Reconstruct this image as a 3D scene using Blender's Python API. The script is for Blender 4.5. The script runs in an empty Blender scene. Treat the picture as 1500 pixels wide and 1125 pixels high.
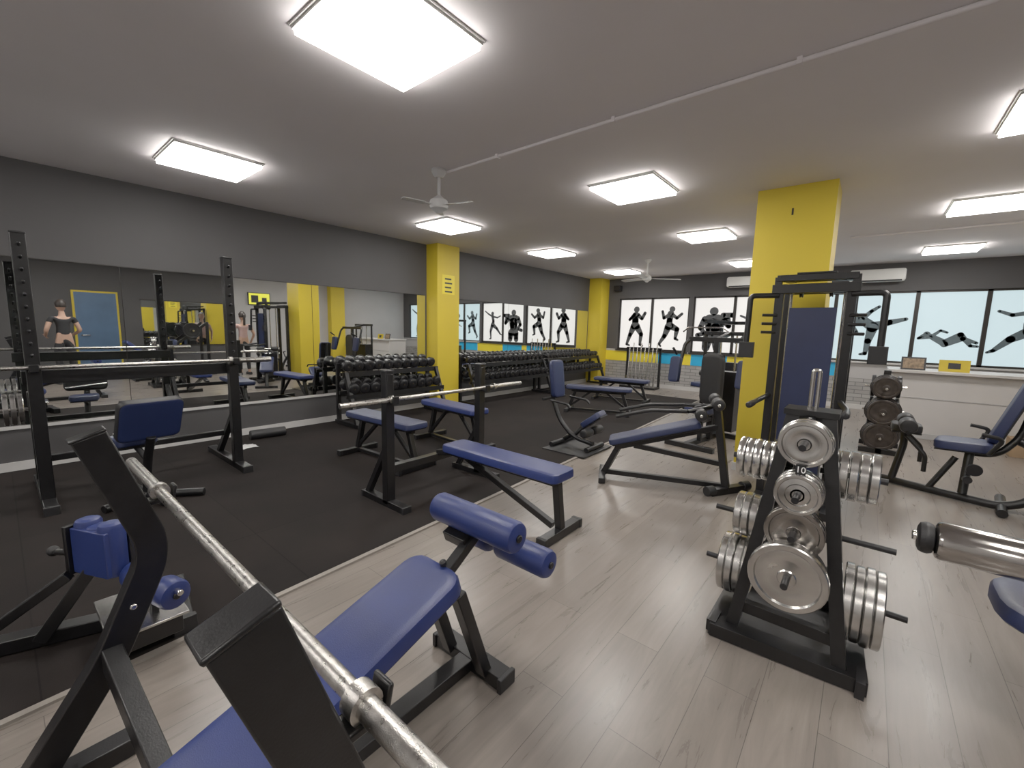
import bpy, bmesh, math, random
from mathutils import Vector, Matrix, Euler
random.seed(7)
V=Vector
# ------------------------------------------------------------------ room numbers
XL=-5.86; XR=2.9; YB=10.68; YN=-2.4; H=2.76
# ------------------------------------------------------------------ materials
MATS={}
def mat(name,col,rough=0.5,metal=0.0,nscale=20,var=0.06,bump=0.0,emis=None,es=0,rvar=0.0,coat=0.0,bscale=None,spec=None):
    m=bpy.data.materials.new(name); m.use_nodes=True; nt=m.node_tree; N=nt.nodes; L=nt.links
    b=N['Principled BSDF']; b.inputs['Roughness'].default_value=rough; b.inputs['Metallic'].default_value=metal
    if spec is not None: b.inputs['Specular IOR Level'].default_value=spec
    if coat: b.inputs['Coat Weight'].default_value=coat; b.inputs['Coat Roughness'].default_value=0.15
    tc=N.new('ShaderNodeTexCoord'); no=N.new('ShaderNodeTexNoise'); no.inputs['Scale'].default_value=nscale; no.inputs['Detail'].default_value=4
    L.new(tc.outputs['Object'],no.inputs['Vector'])
    cr=N.new('ShaderNodeValToRGB'); c=V(col[:3])
    cr.color_ramp.elements[0].position=0.3; cr.color_ramp.elements[1].position=0.7
    cr.color_ramp.elements[0].color=(*(c*(1-var)),1); cr.color_ramp.elements[1].color=(*(c*(1+var)),1)
    L.new(no.outputs['Fac'],cr.inputs['Fac']); L.new(cr.outputs['Color'],b.inputs['Base Color'])
    if rvar:
        mr=N.new('ShaderNodeMapRange'); mr.inputs['To Min'].default_value=max(0,rough-rvar); mr.inputs['To Max'].default_value=rough+rvar
        L.new(no.outputs['Fac'],mr.inputs['Value']); L.new(mr.outputs['Result'],b.inputs['Roughness'])
    if bump:
        n2=N.new('ShaderNodeTexNoise'); n2.inputs['Scale'].default_value=bscale or nscale*8; n2.inputs['Detail'].default_value=3
        L.new(tc.outputs['Object'],n2.inputs['Vector'])
        bp=N.new('ShaderNodeBump'); bp.inputs['Strength'].default_value=bump; bp.inputs['Distance'].default_value=0.002
        L.new(n2.outputs['Fac'],bp.inputs['Height']); L.new(bp.outputs['Normal'],b.inputs['Normal'])
    if emis: b.inputs['Emission Color'].default_value=(*emis,1); b.inputs['Emission Strength'].default_value=es
    MATS[name]=m; return m
mat('black_steel',(0.006,0.006,0.0068),0.34,0.0,30,0.25,0.15,rvar=0.08,spec=.42)
mat('black_vinyl',(0.009,0.009,0.0105),0.5,0,20,0.15,0.3,bscale=300)
mat('blue_vinyl',(0.013,0.027,0.138),0.40,0,6,0.10,0.25,bscale=350,rvar=0.06)
mat('navy_vinyl',(0.012,0.021,0.075),0.42,0,6,0.10,0.25,bscale=350)
mat('chrome',(0.74,0.72,0.69),0.18,1.0,12,0.1,rvar=0.08)
mat('chrome_dark',(0.32,0.30,0.28),0.22,1.0,12,0.2,rvar=0.08)
mat('chrome_worn',(0.42,0.40,0.38),0.15,1.0,8,0.22,rvar=0.07)
mat('bar_steel',(0.55,0.53,0.50),0.3,1.0,60,0.25,0.3,bscale=500,rvar=0.1)
mat('plate_steel',(0.62,0.61,0.59),0.24,1.0,9,0.18,rvar=0.1)
mat('dark_iron',(0.014,0.014,0.016),0.34,0.3,20,0.2,0.2)
mat('brown_iron',(0.05,0.040,0.036),0.45,0.4,20,0.3,0.2)
mat('yellow_paint',(0.66,0.485,0.022),0.55,0,2,0.03,0.15,bscale=80)
mat('wall_dark',(0.058,0.056,0.058),0.65,0,2,0.05,0.2,bscale=90)
mat('wall_light',(0.44,0.43,0.43),0.7,0,2,0.04,0.2,bscale=90)
mat('ceiling_paint',(0.76,0.72,0.735),0.8,0,1.2,0.03,0.15,bscale=60)
mat('white_paint',(0.55,0.54,0.53),0.5,0,4,0.03)
mat('beige_trim',(0.27,0.24,0.21),0.5,0,4,0.08)
mat('white_plastic',(0.72,0.72,0.7),0.35,0,4,0.02)
mat('fan_grey',(0.5,0.5,0.5),0.4,0,4,0.02)
mat('fan_white',(0.85,0.85,0.83),0.4,0,4,0.02)
mat('counter_white',(0.58,0.56,0.55),0.35,0,3,0.03)
mat('alu_dark',(0.025,0.022,0.02),0.4,0.4,10,0.1)
mat('cyan_paint',(0.015,0.40,0.75),0.5,0,3,0.03)
mat('yellow_band',(0.85,0.68,0.03),0.5,0,3,0.03)
mat('silhouette_vinyl',(0.06,0.065,0.07),0.6,0,10,0.1)
mat('silhouette_light',(0.09,0.13,0.15),0.6,0,10,0.1)
mat('film_left',(0.3,0.32,0.3),0.6,0,2,0.03,emis=(1.0,0.95,0.92),es=0.70)
mat('film_right',(0.16,0.19,0.20),0.6,0,2,0.03,emis=(0.64,0.82,0.87),es=0.74)
mat('light_diffuser',(0.9,0.9,0.9),0.5,0,4,0.01,emis=(1.0,0.955,0.90),es=20)
mat('tv_screen',(0.2,0.2,0.02),0.4,0,4,0.1,emis=(0.9,0.85,0.05),es=0.8)
mat('blue_door',(0.06,0.12,0.22),0.4,0,3,0.1)
mat('cardboard',(0.35,0.23,0.13),0.8,0,10,0.1)
mat('white_print',(0.85,0.85,0.85),0.5,0,10,0.01)
mat('picture_brown',(0.25,0.17,0.1),0.5,0,25,0.6)
mat('skin',(0.55,0.33,0.24),0.5,0,10,0.05)
mat('hair_dark',(0.02,0.013,0.01),0.5,0,60,0.3,0.4)
mat('cloth_pink',(0.55,0.36,0.34),0.8,0,30,0.08,0.3)
mat('cloth_black',(0.015,0.015,0.018),0.8,0,30,0.1,0.3)
mat('cloth_white',(0.6,0.6,0.6),0.8,0,30,0.1,0.3)
mat('eye_dark',(0.02,0.01,0.01),0.2)
mat('lip',(0.42,0.16,0.14),0.5)
# mirror
m=bpy.data.materials.new('mirror_glass'); m.use_nodes=True; b=m.node_tree.nodes['Principled BSDF']
b.inputs['Metallic'].default_value=1; b.inputs['Roughness'].default_value=0.012
nn=m.node_tree.nodes.new('ShaderNodeTexNoise'); nn.inputs['Scale'].default_value=1.5
cr=m.node_tree.nodes.new('ShaderNodeValToRGB'); cr.color_ramp.elements[0].color=(.84,.87,.86,1); cr.color_ramp.elements[1].color=(.88,.90,.89,1)
m.node_tree.links.new(nn.outputs['Fac'],cr.inputs['Fac']); m.node_tree.links.new(cr.outputs['Color'],b.inputs['Base Color'])
MATS['mirror_glass']=m
# laminate floor
def floor_mat():
    m=bpy.data.materials.new('laminate_floor'); m.use_nodes=True; nt=m.node_tree; N=nt.nodes; L=nt.links; b=N['Principled BSDF']
    tc=N.new('ShaderNodeTexCoord'); mp=N.new('ShaderNodeMapping'); mp.inputs['Rotation'].default_value=(0,0,math.radians(90))
    L.new(tc.outputs['Object'],mp.inputs['Vector'])
    br=N.new('ShaderNodeTexBrick'); L.new(mp.outputs[0],br.inputs['Vector'])
    br.inputs['Scale'].default_value=1; br.inputs['Brick Width'].default_value=1.28; br.inputs['Row Height'].default_value=0.192
    br.inputs['Mortar Size'].default_value=0.0013; br.inputs['Mortar Smooth'].default_value=0.2; br.offset=0.37
    br.inputs['Color1'].default_value=(0.250,0.217,0.190,1); br.inputs['Color2'].default_value=(0.205,0.178,0.156,1); br.inputs['Mortar'].default_value=(0.085,0.072,0.06,1)
    m2=N.new('ShaderNodeMapping'); m2.inputs['Scale'].default_value=(8,0.8,1); L.new(tc.outputs['Object'],m2.inputs['Vector'])
    n1=N.new('ShaderNodeTexNoise'); n1.inputs['Scale'].default_value=2.2; n1.inputs['Detail'].default_value=7; n1.inputs['Roughness'].default_value=.65; n1.inputs['Distortion'].default_value=.9
    L.new(m2.outputs[0],n1.inputs['Vector'])
    cr=N.new('ShaderNodeValToRGB'); cr.color_ramp.elements[0].position=.3; cr.color_ramp.elements[1].position=.72
    cr.color_ramp.elements[0].color=(.78,.77,.76,1); cr.color_ramp.elements[1].color=(1.13,1.12,1.11,1)
    L.new(n1.outputs['Fac'],cr.inputs['Fac'])
    n2=N.new('ShaderNodeTexNoise'); n2.inputs['Scale'].default_value=1.3; n2.inputs['Detail'].default_value=3; L.new(tc.outputs['Object'],n2.inputs['Vector'])
    cr2=N.new('ShaderNodeValToRGB'); cr2.color_ramp.elements[0].color=(.86,.86,.87,1); cr2.color_ramp.elements[1].color=(1.08,1.07,1.06,1)
    L.new(n2.outputs['Fac'],cr2.inputs['Fac'])
    mx=N.new('ShaderNodeMix'); mx.data_type='RGBA'; mx.blend_type='MULTIPLY'; mx.inputs[0].default_value=1
    L.new(br.outputs['Color'],mx.inputs[6]); L.new(cr.outputs['Color'],mx.inputs[7])
    mx2=N.new('ShaderNodeMix'); mx2.data_type='RGBA'; mx2.blend_type='MULTIPLY'; mx2.inputs[0].default_value=1
    L.new(mx.outputs[2],mx2.inputs[6]); L.new(cr2.outputs['Color'],mx2.inputs[7]); L.new(mx2.outputs[2],b.inputs['Base Color'])
    mr=N.new('ShaderNodeMapRange'); mr.inputs['To Min'].default_value=.22; mr.inputs['To Max'].default_value=.36; L.new(n1.outputs['Fac'],mr.inputs['Value']); L.new(mr.outputs[0],b.inputs['Roughness'])
    bp=N.new('ShaderNodeBump'); bp.inputs['Strength'].default_value=.25; bp.inputs['Distance'].default_value=.0015; bp.invert=True
    L.new(br.outputs['Fac'],bp.inputs['Height']); L.new(bp.outputs[0],b.inputs['Normal'])
    MATS['laminate_floor']=m
floor_mat()
def rubber_mat():
    m=bpy.data.materials.new('rubber_mat'); m.use_nodes=True; nt=m.node_tree; N=nt.nodes; L=nt.links; b=N['Principled BSDF']
    tc=N.new('ShaderNodeTexCoord'); br=N.new('ShaderNodeTexBrick'); L.new(tc.outputs['Object'],br.inputs['Vector'])
    br.inputs['Scale'].default_value=1; br.inputs['Brick Width'].default_value=1.0; br.inputs['Row Height'].default_value=1.0; br.offset=0
    br.inputs['Mortar Size'].default_value=.003
    br.inputs['Color1'].default_value=(.0095,.0075,.0072,1); br.inputs['Color2'].default_value=(.0115,.0094,.0088,1); br.inputs['Mortar'].default_value=(.005,.004,.004,1)
    n=N.new('ShaderNodeTexNoise'); n.inputs['Scale'].default_value=260; n.inputs['Detail'].default_value=2; L.new(tc.outputs['Object'],n.inputs['Vector'])
    n3=N.new('ShaderNodeTexNoise'); n3.inputs['Scale'].default_value=1.7; n3.inputs['Detail'].default_value=5; L.new(tc.outputs['Object'],n3.inputs['Vector'])
    cr=N.new('ShaderNodeValToRGB'); cr.color_ramp.elements[0].color=(.75,.75,.75,1); cr.color_ramp.elements[1].color=(1.4,1.3,1.25,1); cr.color_ramp.elements[0].position=.3; cr.color_ramp.elements[1].position=.75
    L.new(n3.outputs['Fac'],cr.inputs['Fac'])
    mx=N.new('ShaderNodeMix'); mx.data_type='RGBA'; mx.blend_type='MULTIPLY'; mx.inputs[0].default_value=1
    L.new(br.outputs['Color'],mx.inputs[6]); L.new(cr.outputs['Color'],mx.inputs[7]); L.new(mx.outputs[2],b.inputs['Base Color'])
    b.inputs['Roughness'].default_value=.85; b.inputs['Specular IOR Level'].default_value=.15
    bp=N.new('ShaderNodeBump'); bp.inputs['Strength'].default_value=.35; bp.inputs['Distance'].default_value=.002; L.new(n.outputs['Fac'],bp.inputs['Height']); L.new(bp.outputs[0],b.inputs['Normal'])
    MATS['rubber_mat']=m
rubber_mat()
def brick_mat():
    m=bpy.data.materials.new('white_brick'); m.use_nodes=True; nt=m.node_tree; N=nt.nodes; L=nt.links; b=N['Principled BSDF']
    tc=N.new('ShaderNodeTexCoord'); mp=N.new('ShaderNodeMapping'); mp.inputs['Rotation'].default_value=(math.radians(-90),0,0); L.new(tc.outputs['Object'],mp.inputs[0])
    br=N.new('ShaderNodeTexBrick'); L.new(mp.outputs[0],br.inputs['Vector']); br.inputs['Scale'].default_value=1
    br.inputs['Brick Width'].default_value=.24; br.inputs['Row Height'].default_value=.075; br.inputs['Mortar Size'].default_value=.006
    br.inputs['Color1'].default_value=(.36,.35,.34,1); br.inputs['Color2'].default_value=(.28,.27,.26,1); br.inputs['Mortar'].default_value=(.13,.13,.13,1)
    L.new(br.outputs['Color'],b.inputs['Base Color']); b.inputs['Roughness'].default_value=.7
    MATS['white_brick']=m
brick_mat()
# ------------------------------------------------------------------ mesh toolkit
def eul(x=0,y=0,z=0): return Euler((math.radians(x),math.radians(y),math.radians(z))).to_matrix()
def basis(xd,up=(0,0,1)):
    x=V(xd).normalized(); z=V(up); z=(z-x*z.dot(x)).normalized(); y=z.cross(x)
    return Matrix((x,y,z)).transposed()
class B:
    def __init__(s): s.v=[]; s.f=[]; s.m=[]; s.mats=[]
    def mi(s,n):
        if n not in s.mats: s.mats.append(n)
        return s.mats.index(n)
    def add(s,vs,fs,mn):
        o=len(s.v); s.v+= [tuple(v) for v in vs]; k=s.mi(mn)
        for f in fs: s.f.append([i+o for i in f]); s.m.append(k)
    def box(s,c,d,mn,R=None):
        c=V(c); vs=[]
        for x in (-.5,.5):
            for y in (-.5,.5):
                for z in (-.5,.5):
                    o=V((x*d[0],y*d[1],z*d[2])); vs.append(c+(R@o if R else o))
        s.add(vs,[(0,1,3,2),(4,6,7,5),(0,4,5,1),(2,3,7,6),(0,2,6,4),(1,5,7,3)],mn)
    def bb(s,a,b,mn): s.box([(a[i]+b[i])/2 for i in range(3)],[abs(b[i]-a[i]) for i in range(3)],mn)
    def sweep(s,pts,sec,mn,fil=0,up=(0,0,1),sc=None):
        P=[V(p) for p in pts]
        if fil and len(P)>2:
            Q=[P[0]]
            for i in range(1,len(P)-1):
                a=P[i-1]-P[i]; b=P[i+1]-P[i]; r=min(fil,a.length*.48,b.length*.48); A=P[i]+a.normalized()*r; C=P[i]+b.normalized()*r
                for k in range(6):
                    t=k/5; Q.append(A*(1-t)**2+P[i]*2*t*(1-t)+C*t*t)
            Q.append(P[-1]); P=Q
        n=len(P); T=[(P[i+1]-P[i]).normalized() for i in range(n-1)]
        t=T[0]; u=V(up)
        if abs(u.dot(t))>.97: u=V((0,1,0)) if abs(t.y)<.9 else V((1,0,0))
        nr=(u-t*u.dot(t)).normalized(); rings=[]
        for i in range(n):
            if 0<i<n-1:
                bis=(T[i-1]+T[i]).normalized(); sd=T[i-1].cross(nr); r=[]
                for a,b in sec:
                    o=sd*a+nr*b; 
                    if sc: o=o*sc[i]
                    r.append(P[i]+o-T[i-1]*(o.dot(bis)/max(.2,T[i-1].dot(bis))))
                rings.append(r); q=T[i-1].rotation_difference(T[i]); nr=q@nr
            else:
                tt=T[0] if i==0 else T[-1]; sd=tt.cross(nr); k=sc[i] if sc else 1
                rings.append([P[i]+(sd*a+nr*b)*k for a,b in sec])
        m=len(sec); vs=[p for r in rings for p in r]; fs=[]
        for i in range(n-1):
            for j in range(m):
                fs.append((i*m+j,i*m+(j+1)%m,(i+1)*m+(j+1)%m,(i+1)*m+j))
        fs.append(tuple(range(m))[::-1]); fs.append(tuple(range((n-1)*m,n*m))); s.add(vs,fs,mn)
    def beam(s,p,q,w,h,mn,up=(0,0,1)): s.sweep([p,q],[(-w/2,-h/2),(w/2,-h/2),(w/2,h/2),(-w/2,h/2)],mn,0,up)
    def rect(s,pts,w,h,mn,fil=0,up=(0,0,1)): s.sweep(pts,[(-w/2,-h/2),(w/2,-h/2),(w/2,h/2),(-w/2,h/2)],mn,fil,up)
    def tube(s,pts,r,mn,fil=.06,n=12): s.sweep(pts,[(r*math.cos(2*math.pi*k/n),r*math.sin(2*math.pi*k/n)) for k in range(n)],mn,fil)
    def cyl(s,p,q,r,mn,n=18): s.tube([p,q],r,mn,0,n)
    def lathe(s,p,ax,prof,mn,n=28):
        ax=V(ax).normalized(); u=V((0,0,1)) if abs(ax.z)<.9 else V((1,0,0)); a=ax.cross(u).normalized(); b=ax.cross(a); p=V(p)
        vs=[];m=len(prof)
        for d,r in prof:
            for k in range(n):
                t=2*math.pi*k/n; vs.append(p+ax*d+(a*math.cos(t)+b*math.sin(t))*r)
        fs=[(i*n+k,i*n+(k+1)%n,(i+1)*n+(k+1)%n,(i+1)*n+k) for i in range(m-1) for k in range(n)]
        fs.append(tuple(range(n))[::-1]); fs.append(tuple(range((m-1)*n,m*n))); s.add(vs,fs,mn)
    def roller(s,p,q,r,mn,cap=None):
        p=V(p);q=V(q);L=(q-p).length;e=min(.018,r*.5)
        s.lathe(p,q-p,[(0,r*.35),(0,r-e),(e*.3,r-e*.3),(e,r),(L-e,r),(L-e*.3,r-e*.3),(L,r-e),(L,r*.35)],mn)
        if cap:
            ax=(q-p).normalized()
            s.cyl(p-ax*.008,p+ax*.01,r*.25,cap); s.cyl(q-ax*.01,q+ax*.008,r*.25,cap)
    def pad(s,c,L,W,T,mn,R=None,rc=.04,fe=.018,base='black_steel'):
        c=V(c); R=R or Matrix.Identity(3)
        def ring(d,z):
            r=max(rc-d,.004); a=L/2-d-r; b=W/2-d-r; out=[]
            for cx,cy,a0 in ((a,b,0),(-a,b,90),(-a,-b,180),(a,-b,270)):
                for k in range(5):
                    t=math.radians(a0+k*22.5); out.append(c+R@V((cx+r*math.cos(t),cy+r*math.sin(t),z)))
            return out
        pr=[(fe*.4,-T/2),(0,-T/2+fe*.4),(0,T/2-fe),(fe*.3,T/2-fe*.3),(fe,T/2-fe*.04),(fe*2,T/2)]
        vs=[];
        for d,z in pr: vs+=ring(d,z)
        n=20; fs=[(i*n+k,i*n+(k+1)%n,(i+1)*n+(k+1)%n,(i+1)*n+k) for i in range(len(pr)-1) for k in range(n)]
        fs.append(tuple(range(n))[::-1]); fs.append(tuple(range((len(pr)-1)*n,len(pr)*n))); s.add(vs,fs,mn)
        if base: s.box(c+R@V((0,0,-T/2-.006)),(L*.94,W*.9,.014),base,R)
    def plate(s,c,ax,r,t,mn,hub='dark_iron'):
        h=t/2
        s.lathe(c,ax,[(-h,.026),(-h,r*.22),(-h*.7,r*.25),(-h*.55,r*.5),(-h*.7,r*.55),(-h*.5,r*.80),(-h,r*.84),(-h,r*.97),(-h*.75,r),(h*.75,r),(h,r*.97),(h,r*.84),(h*.5,r*.80),(h*.7,r*.55),(h*.55,r*.5),(h*.7,r*.25),(h,r*.22),(h,.026)],mn,36)
    def disc(s,c,r,y,mn,n=16): s.add([(c[0]+r*math.cos(2*math.pi*k/n),y,c[1]+r*math.sin(2*math.pi*k/n)) for k in range(n)],[tuple(range(n))],mn)
    def text(s,txt,size,c,R,mn):
        cu=bpy.data.curves.new('tmp','FONT'); cu.body=txt; cu.size=size; cu.align_x='CENTER'; cu.align_y='CENTER'; cu.extrude=.0006
        o=bpy.data.objects.new('tmp',cu); bpy.context.collection.objects.link(o); dg=bpy.context.evaluated_depsgraph_get(); me=o.evaluated_get(dg).to_mesh()
        vs=[V(c)+R@v.co for v in me.vertices]; fs=[tuple(p.vertices) for p in me.polygons]; s.add(vs,fs,mn)
        bpy.data.objects.remove(o); bpy.data.curves.remove(cu)
    def obj(s,name,origin=(0,0,0),bevel=0,angle=38,parent=None,rz=0,loc=None):
        o3=V(origin); me=bpy.data.meshes.new(name+'_mesh'); me.from_pydata([tuple(V(v)-o3) for v in s.v],[],s.f)
        for n in s.mats: me.materials.append(MATS[n])
        me.polygons.foreach_set('material_index',s.m); me.polygons.foreach_set('use_smooth',[True]*len(s.f))
        bm=bmesh.new(); bm.from_mesh(me); bmesh.ops.recalc_face_normals(bm,faces=bm.faces); bm.to_mesh(me); bm.free()
        me.set_sharp_from_angle(angle=math.radians(angle))
        ob=bpy.data.objects.new(name,me); bpy.context.collection.objects.link(ob); ob.location=loc if loc is not None else o3; ob.rotation_euler[2]=math.radians(rz)
        if bevel:
            md=ob.modifiers.new('bevel','BEVEL'); md.width=bevel; md.segments=2; md.limit_method='ANGLE'; md.angle_limit=math.radians(50); md.harden_normals=False
        if parent: ob.parent=parent
        return ob
def room(name,a,b,mn,bevel=0):
    x=B(); x.bb(a,b,mn); return x.obj(name,[(a[i]+b[i])/2 for i in range(3)],bevel)
BS='black_steel'
# ------------------------------------------------------------------ room shell
f=B(); f.bb((XL,YN,-.1),(XR,YB,0),'laminate_floor'); f.obj('floor')
room('ceiling',(XL,YN,H),(XR,YB,H+.1),'ceiling_paint')
room('wall_left',(XL-.15,YN,0),(XL,YB,H),'wall_dark')
w=B(); w.bb((XR,YN,0),(XR+.15,4.6,H),'wall_dark'); w.bb((XR,4.6,0),(XR+.15,YB,H),'wall_light'); w.obj('wall_right',(XR,4,1.4))
room('wall_near',(XL,YN-.15,0),(XR,YN,H),'wall_light')
# far wall with window openings
panes=[(-5.15,-4.33),(-4.27,-3.41),(-3.25,-2.42),(-2.36,-1.50),(-1.34,-.60),(-.54,.58),(.64,1.46),(1.52,2.5)]
groups=[(-5.18,-3.38),(-3.28,-1.47),(-1.37,2.53)]
ZB=.93; ZT=2.25
w=B(); w.bb((XL,YB,ZT),(XR,YB+.15,H),'wall_dark')
w.bb((XL,YB,.60),(XR,YB+.15,ZB),'wall_light'); w.bb((XL,YB,0),(XR,YB+.15,.60),'white_brick')
xs=[XL]+[q for g in groups for q in g]+[XR]
for i in range(0,len(xs),2): w.bb((xs[i],YB,ZB),(xs[i+1],YB+.15,ZT),'wall_dark')
w.obj('wall_far')
for gi,g in enumerate(groups):
    w=B(); fr=.035; y0=YB+.03; y1=YB+.09
    w.bb((g[0],y0,ZB),(g[1],y1,ZB+fr),'alu_dark'); w.bb((g[0],y0,ZT-fr),(g[1],y1,ZT),'alu_dark')
    ps=[p for p in panes if g[0]<=p[0] and p[1]<=g[1]]
    edges=[g[0]]+[q for p in ps for q in p]+[g[1]]
    for i in range(0,len(edges),2): w.bb((edges[i],y0,ZB),(edges[i+1],y1,ZT),'alu_dark')
    for p in ps: w.bb((p[0],YB+.07,ZB+fr),(p[1],YB+.08,ZT-fr),'film_left' if gi<2 else 'film_right')
    w.bb((g[0]-.03,YB-.06,ZB-.03),(g[1]+.03,YB+.03,ZB),'alu_dark' if gi<2 else 'white_paint')
    w.obj('window_%d'%(gi+1),((g[0]+g[1])/2,YB+.05,1.6))
w=B()
for a,b_,mn in [(-5.50,-4.05,'yellow_band'),(-4.05,-3.45,'cyan_paint'),(-3.45,-3.25,'yellow_band'),(-3.25,-2.45,'cyan_paint'),(-2.45,-1.3,'yellow_band'),(-1.3,-.4,'cyan_paint')]:
    w.bb((a,YB-.012,.62),(b_,YB,.88),mn)
w.obj('trim_1',(-3,YB,.75))
# silhouettes
def cap2(b,p,q,y,mn):
    (x1,z1,r1),(x2,z2,r2)=p,q; b.disc((x1,z1),r1,y,mn); b.disc((x2,z2),r2,y,mn)
    d=V((x2-x1,z2-z1)); 
    if d.length<1e-5: return
    n=V((-d.y,d.x)).normalized()
    b.add([(x1+n.x*r1,y,z1+n.y*r1),(x1-n.x*r1,y,z1-n.y*r1),(x2-n.x*r2,y,z2-n.y*r2),(x2+n.x*r2,y,z2+n.y*r2)],[(0,1,2,3)],mn)
SIL={
'boxer':[[(0,.91,.065)],[(0,.84,.035),(.0,.77,.05)],[(-.03,.76,.075),(-.02,.62,.075),(-.02,.5,.07)],[(-.05,.78,.045),(-.17,.66,.032),(-.08,.74,.03),(-.04,.80,.035)],[(.04,.78,.045),(.15,.68,.034),(.22,.82,.035)],[(-.05,.5,.075),(-.14,.28,.048),(-.22,.04,.028),(-.15,.015,.02)],[(.02,.5,.075),(.15,.3,.048),(.13,.04,.028),(.2,.015,.02)]],
'runner':[[(.03,.91,.06)],[(.0,.8,.07),(-.02,.64,.062),(-.02,.52,.07)],[(0,.8,.04),(-.16,.7,.032),(-.2,.86,.028)],[(.02,.8,.04),(.15,.7,.032),(.26,.8,.028)],[(0,.52,.075),(.17,.44,.05),(.14,.22,.03),(.2,.19,.02)],[(-.04,.5,.075),(-.12,.27,.048),(-.24,.08,.028),(-.2,.03,.02)]],
'lifter':[[(0,.90,.075)],[(0,.82,.05),(0,.78,.06)],[(-.08,.74,.085),(-.05,.56,.085),(-.03,.42,.08)],[(.08,.74,.085),(.05,.56,.085),(.03,.42,.08)],[(-.17,.74,.055),(-.25,.56,.045),(-.15,.44,.035)],[(.17,.74,.055),(.30,.60,.045),(.27,.78,.04)],[(.18,.82,.045),(.36,.82,.045)],[(-.16,.44,.04),(-.30,.40,.04)],[(-.08,.34,.09),(.08,.34,.09)],[(-.09,.32,.09),(-.11,.14,.07)],[(.09,.32,.09),(.11,.14,.07)]],
'kick':[[(-.3,.72,.06)],[(-.22,.68,.06),(-.02,.52,.075)],[(-.02,.52,.075),(.2,.6,.045),(.42,.66,.025)],[(-.02,.5,.07),(-.06,.26,.045),(-.08,.03,.028),(-.15,.015,.018)],[(-.2,.68,.035),(-.3,.52,.028),(-.24,.42,.025)],[(-.18,.66,.035),(-.06,.8,.028),(.04,.88,.022)]],
'crunch':[[(-.3,.42,.05)],[(-.24,.38,.045),(-.02,.24,.06)],[(-.24,.36,.03),(-.42,.33,.025),(-.3,.45,.022)],[(-.02,.24,.06),(.2,.42,.045),(.36,.2,.028),(.46,.19,.02)],[(-.24,.36,.03),(-.1,.5,.022),(.0,.46,.02)],[(-.02,.22,.055),(.24,.34,.04),(.44,.26,.025)]],
'dance':[[(.02,.88,.055)],[(.02,.8,.05),(-.02,.62,.05),(.0,.5,.065)],[(.02,.78,.03),(.2,.86,.024),(.36,.96,.018)],[(0,.78,.03),(-.2,.74,.024),(-.34,.8,.018)],[(0,.5,.065),(-.18,.38,.045),(-.34,.2,.025),(-.4,.17,.015)],[(.02,.5,.065),(.1,.27,.04),(.08,.03,.025),(.15,.015,.015)]],
}
def sil(kind,x,z,s,mn):
    b=B(); y=0
    for j,ch in enumerate(SIL[kind]):
        P=[(a*s,c*s,r*s*1.15) for a,c,r in ch]
        yy=-j*.0004
        if len(P)==1: b.disc(P[0],P[0][2],yy,mn)
        for i in range(len(P)-1): cap2(b,P[i],P[i+1],yy,mn)
    b.obj('athlete_silhouette_decal',(0,0,0),loc=(x,YB+.066,z))
for kd,x,z,s,mn in [('boxer',-4.72,1.02,1.04,'silhouette_vinyl'),('runner',-3.83,1.02,1.04,'silhouette_vinyl'),('lifter',-2.83,.90,1.12,'silhouette_vinyl'),('dance',-1.93,1.02,.98,'silhouette_vinyl'),('runner',-.97,1.02,.98,'silhouette_light'),('kick',.05,1.05,1.05,'silhouette_light'),('crunch',1.05,1.12,.85,'silhouette_light'),('dance',2.0,1.0,1.1,'silhouette_light')]: sil(kd,x,z,s,mn)
# pilasters + column
room('trim_2',(XL,4.76,0),(-5.58,5.25,H),'yellow_paint')
room('trim_3',(XL,10.25,0),(-5.5,YB,H),'yellow_paint')
room('trim_7',(XR-.25,7.5,0),(XR,8.0,H),'yellow_paint')
c=B(); c.bb((-.955,4.8,0),(-.335,5.3,H),'yellow_paint'); c.bb((-.967,4.788,0),(-.323,5.312,.08),'white_paint')
c.bb((-.665,4.797,2.50),(-.65,4.80,2.56),'dark_iron'); c.obj('column',(-.65,5.05,0))
# baseboards
room('baseboard_left',(XL,YN,0),(XL+.016,4.76,.09),'white_paint'); room('baseboard_left.001',(XL,5.25,0),(XL+.016,10.25,.09),'white_paint')
room('baseboard_far',(-5.5,YB-.016,0),(XR,YB,.09),'white_paint'); room('baseboard_right',(XR-.016,2.12,0),(XR,7.5,.09),'white_paint')
# mirrors
def mirror(y0,y1,z0,z1,n,name):
    b=B(); b.bb((XL,y0,z0),(XL+.006,y1,z1),'alu_dark'); w=(y1-y0)/n
    for i in range(n): b.bb((XL+.006,y0+i*w+.003,z0+.003),(XL+.012,y0+(i+1)*w-.003,z1-.003),'mirror_glass')
    b.bb((XL,y0,z0-.03),(XL+.02,y1,z0),'white_paint'); b.bb((XL,y0,z1),(XL+.014,y1,z1+.006),'alu_dark')
    b.obj(name,(XL,(y0+y1)/2,1.2))
mirror(-1.07,4.72,.42,1.92,3,'wall_mirror'); mirror(5.27,10.2,.42,1.91,3,'wall_mirror')
b=B(); b.bb((XR-.012,2.5,.75),(XR-.001,4.5,1.9),'mirror_glass'); b.bb((XR-.016,2.47,.72),(XR-.004,4.53,.75),'alu_dark'); b.bb((XR-.016,2.47,1.9),(XR-.004,4.53,1.93),'alu_dark'); b.obj('wall_mirror',(XR,3.4,1.2))
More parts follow.
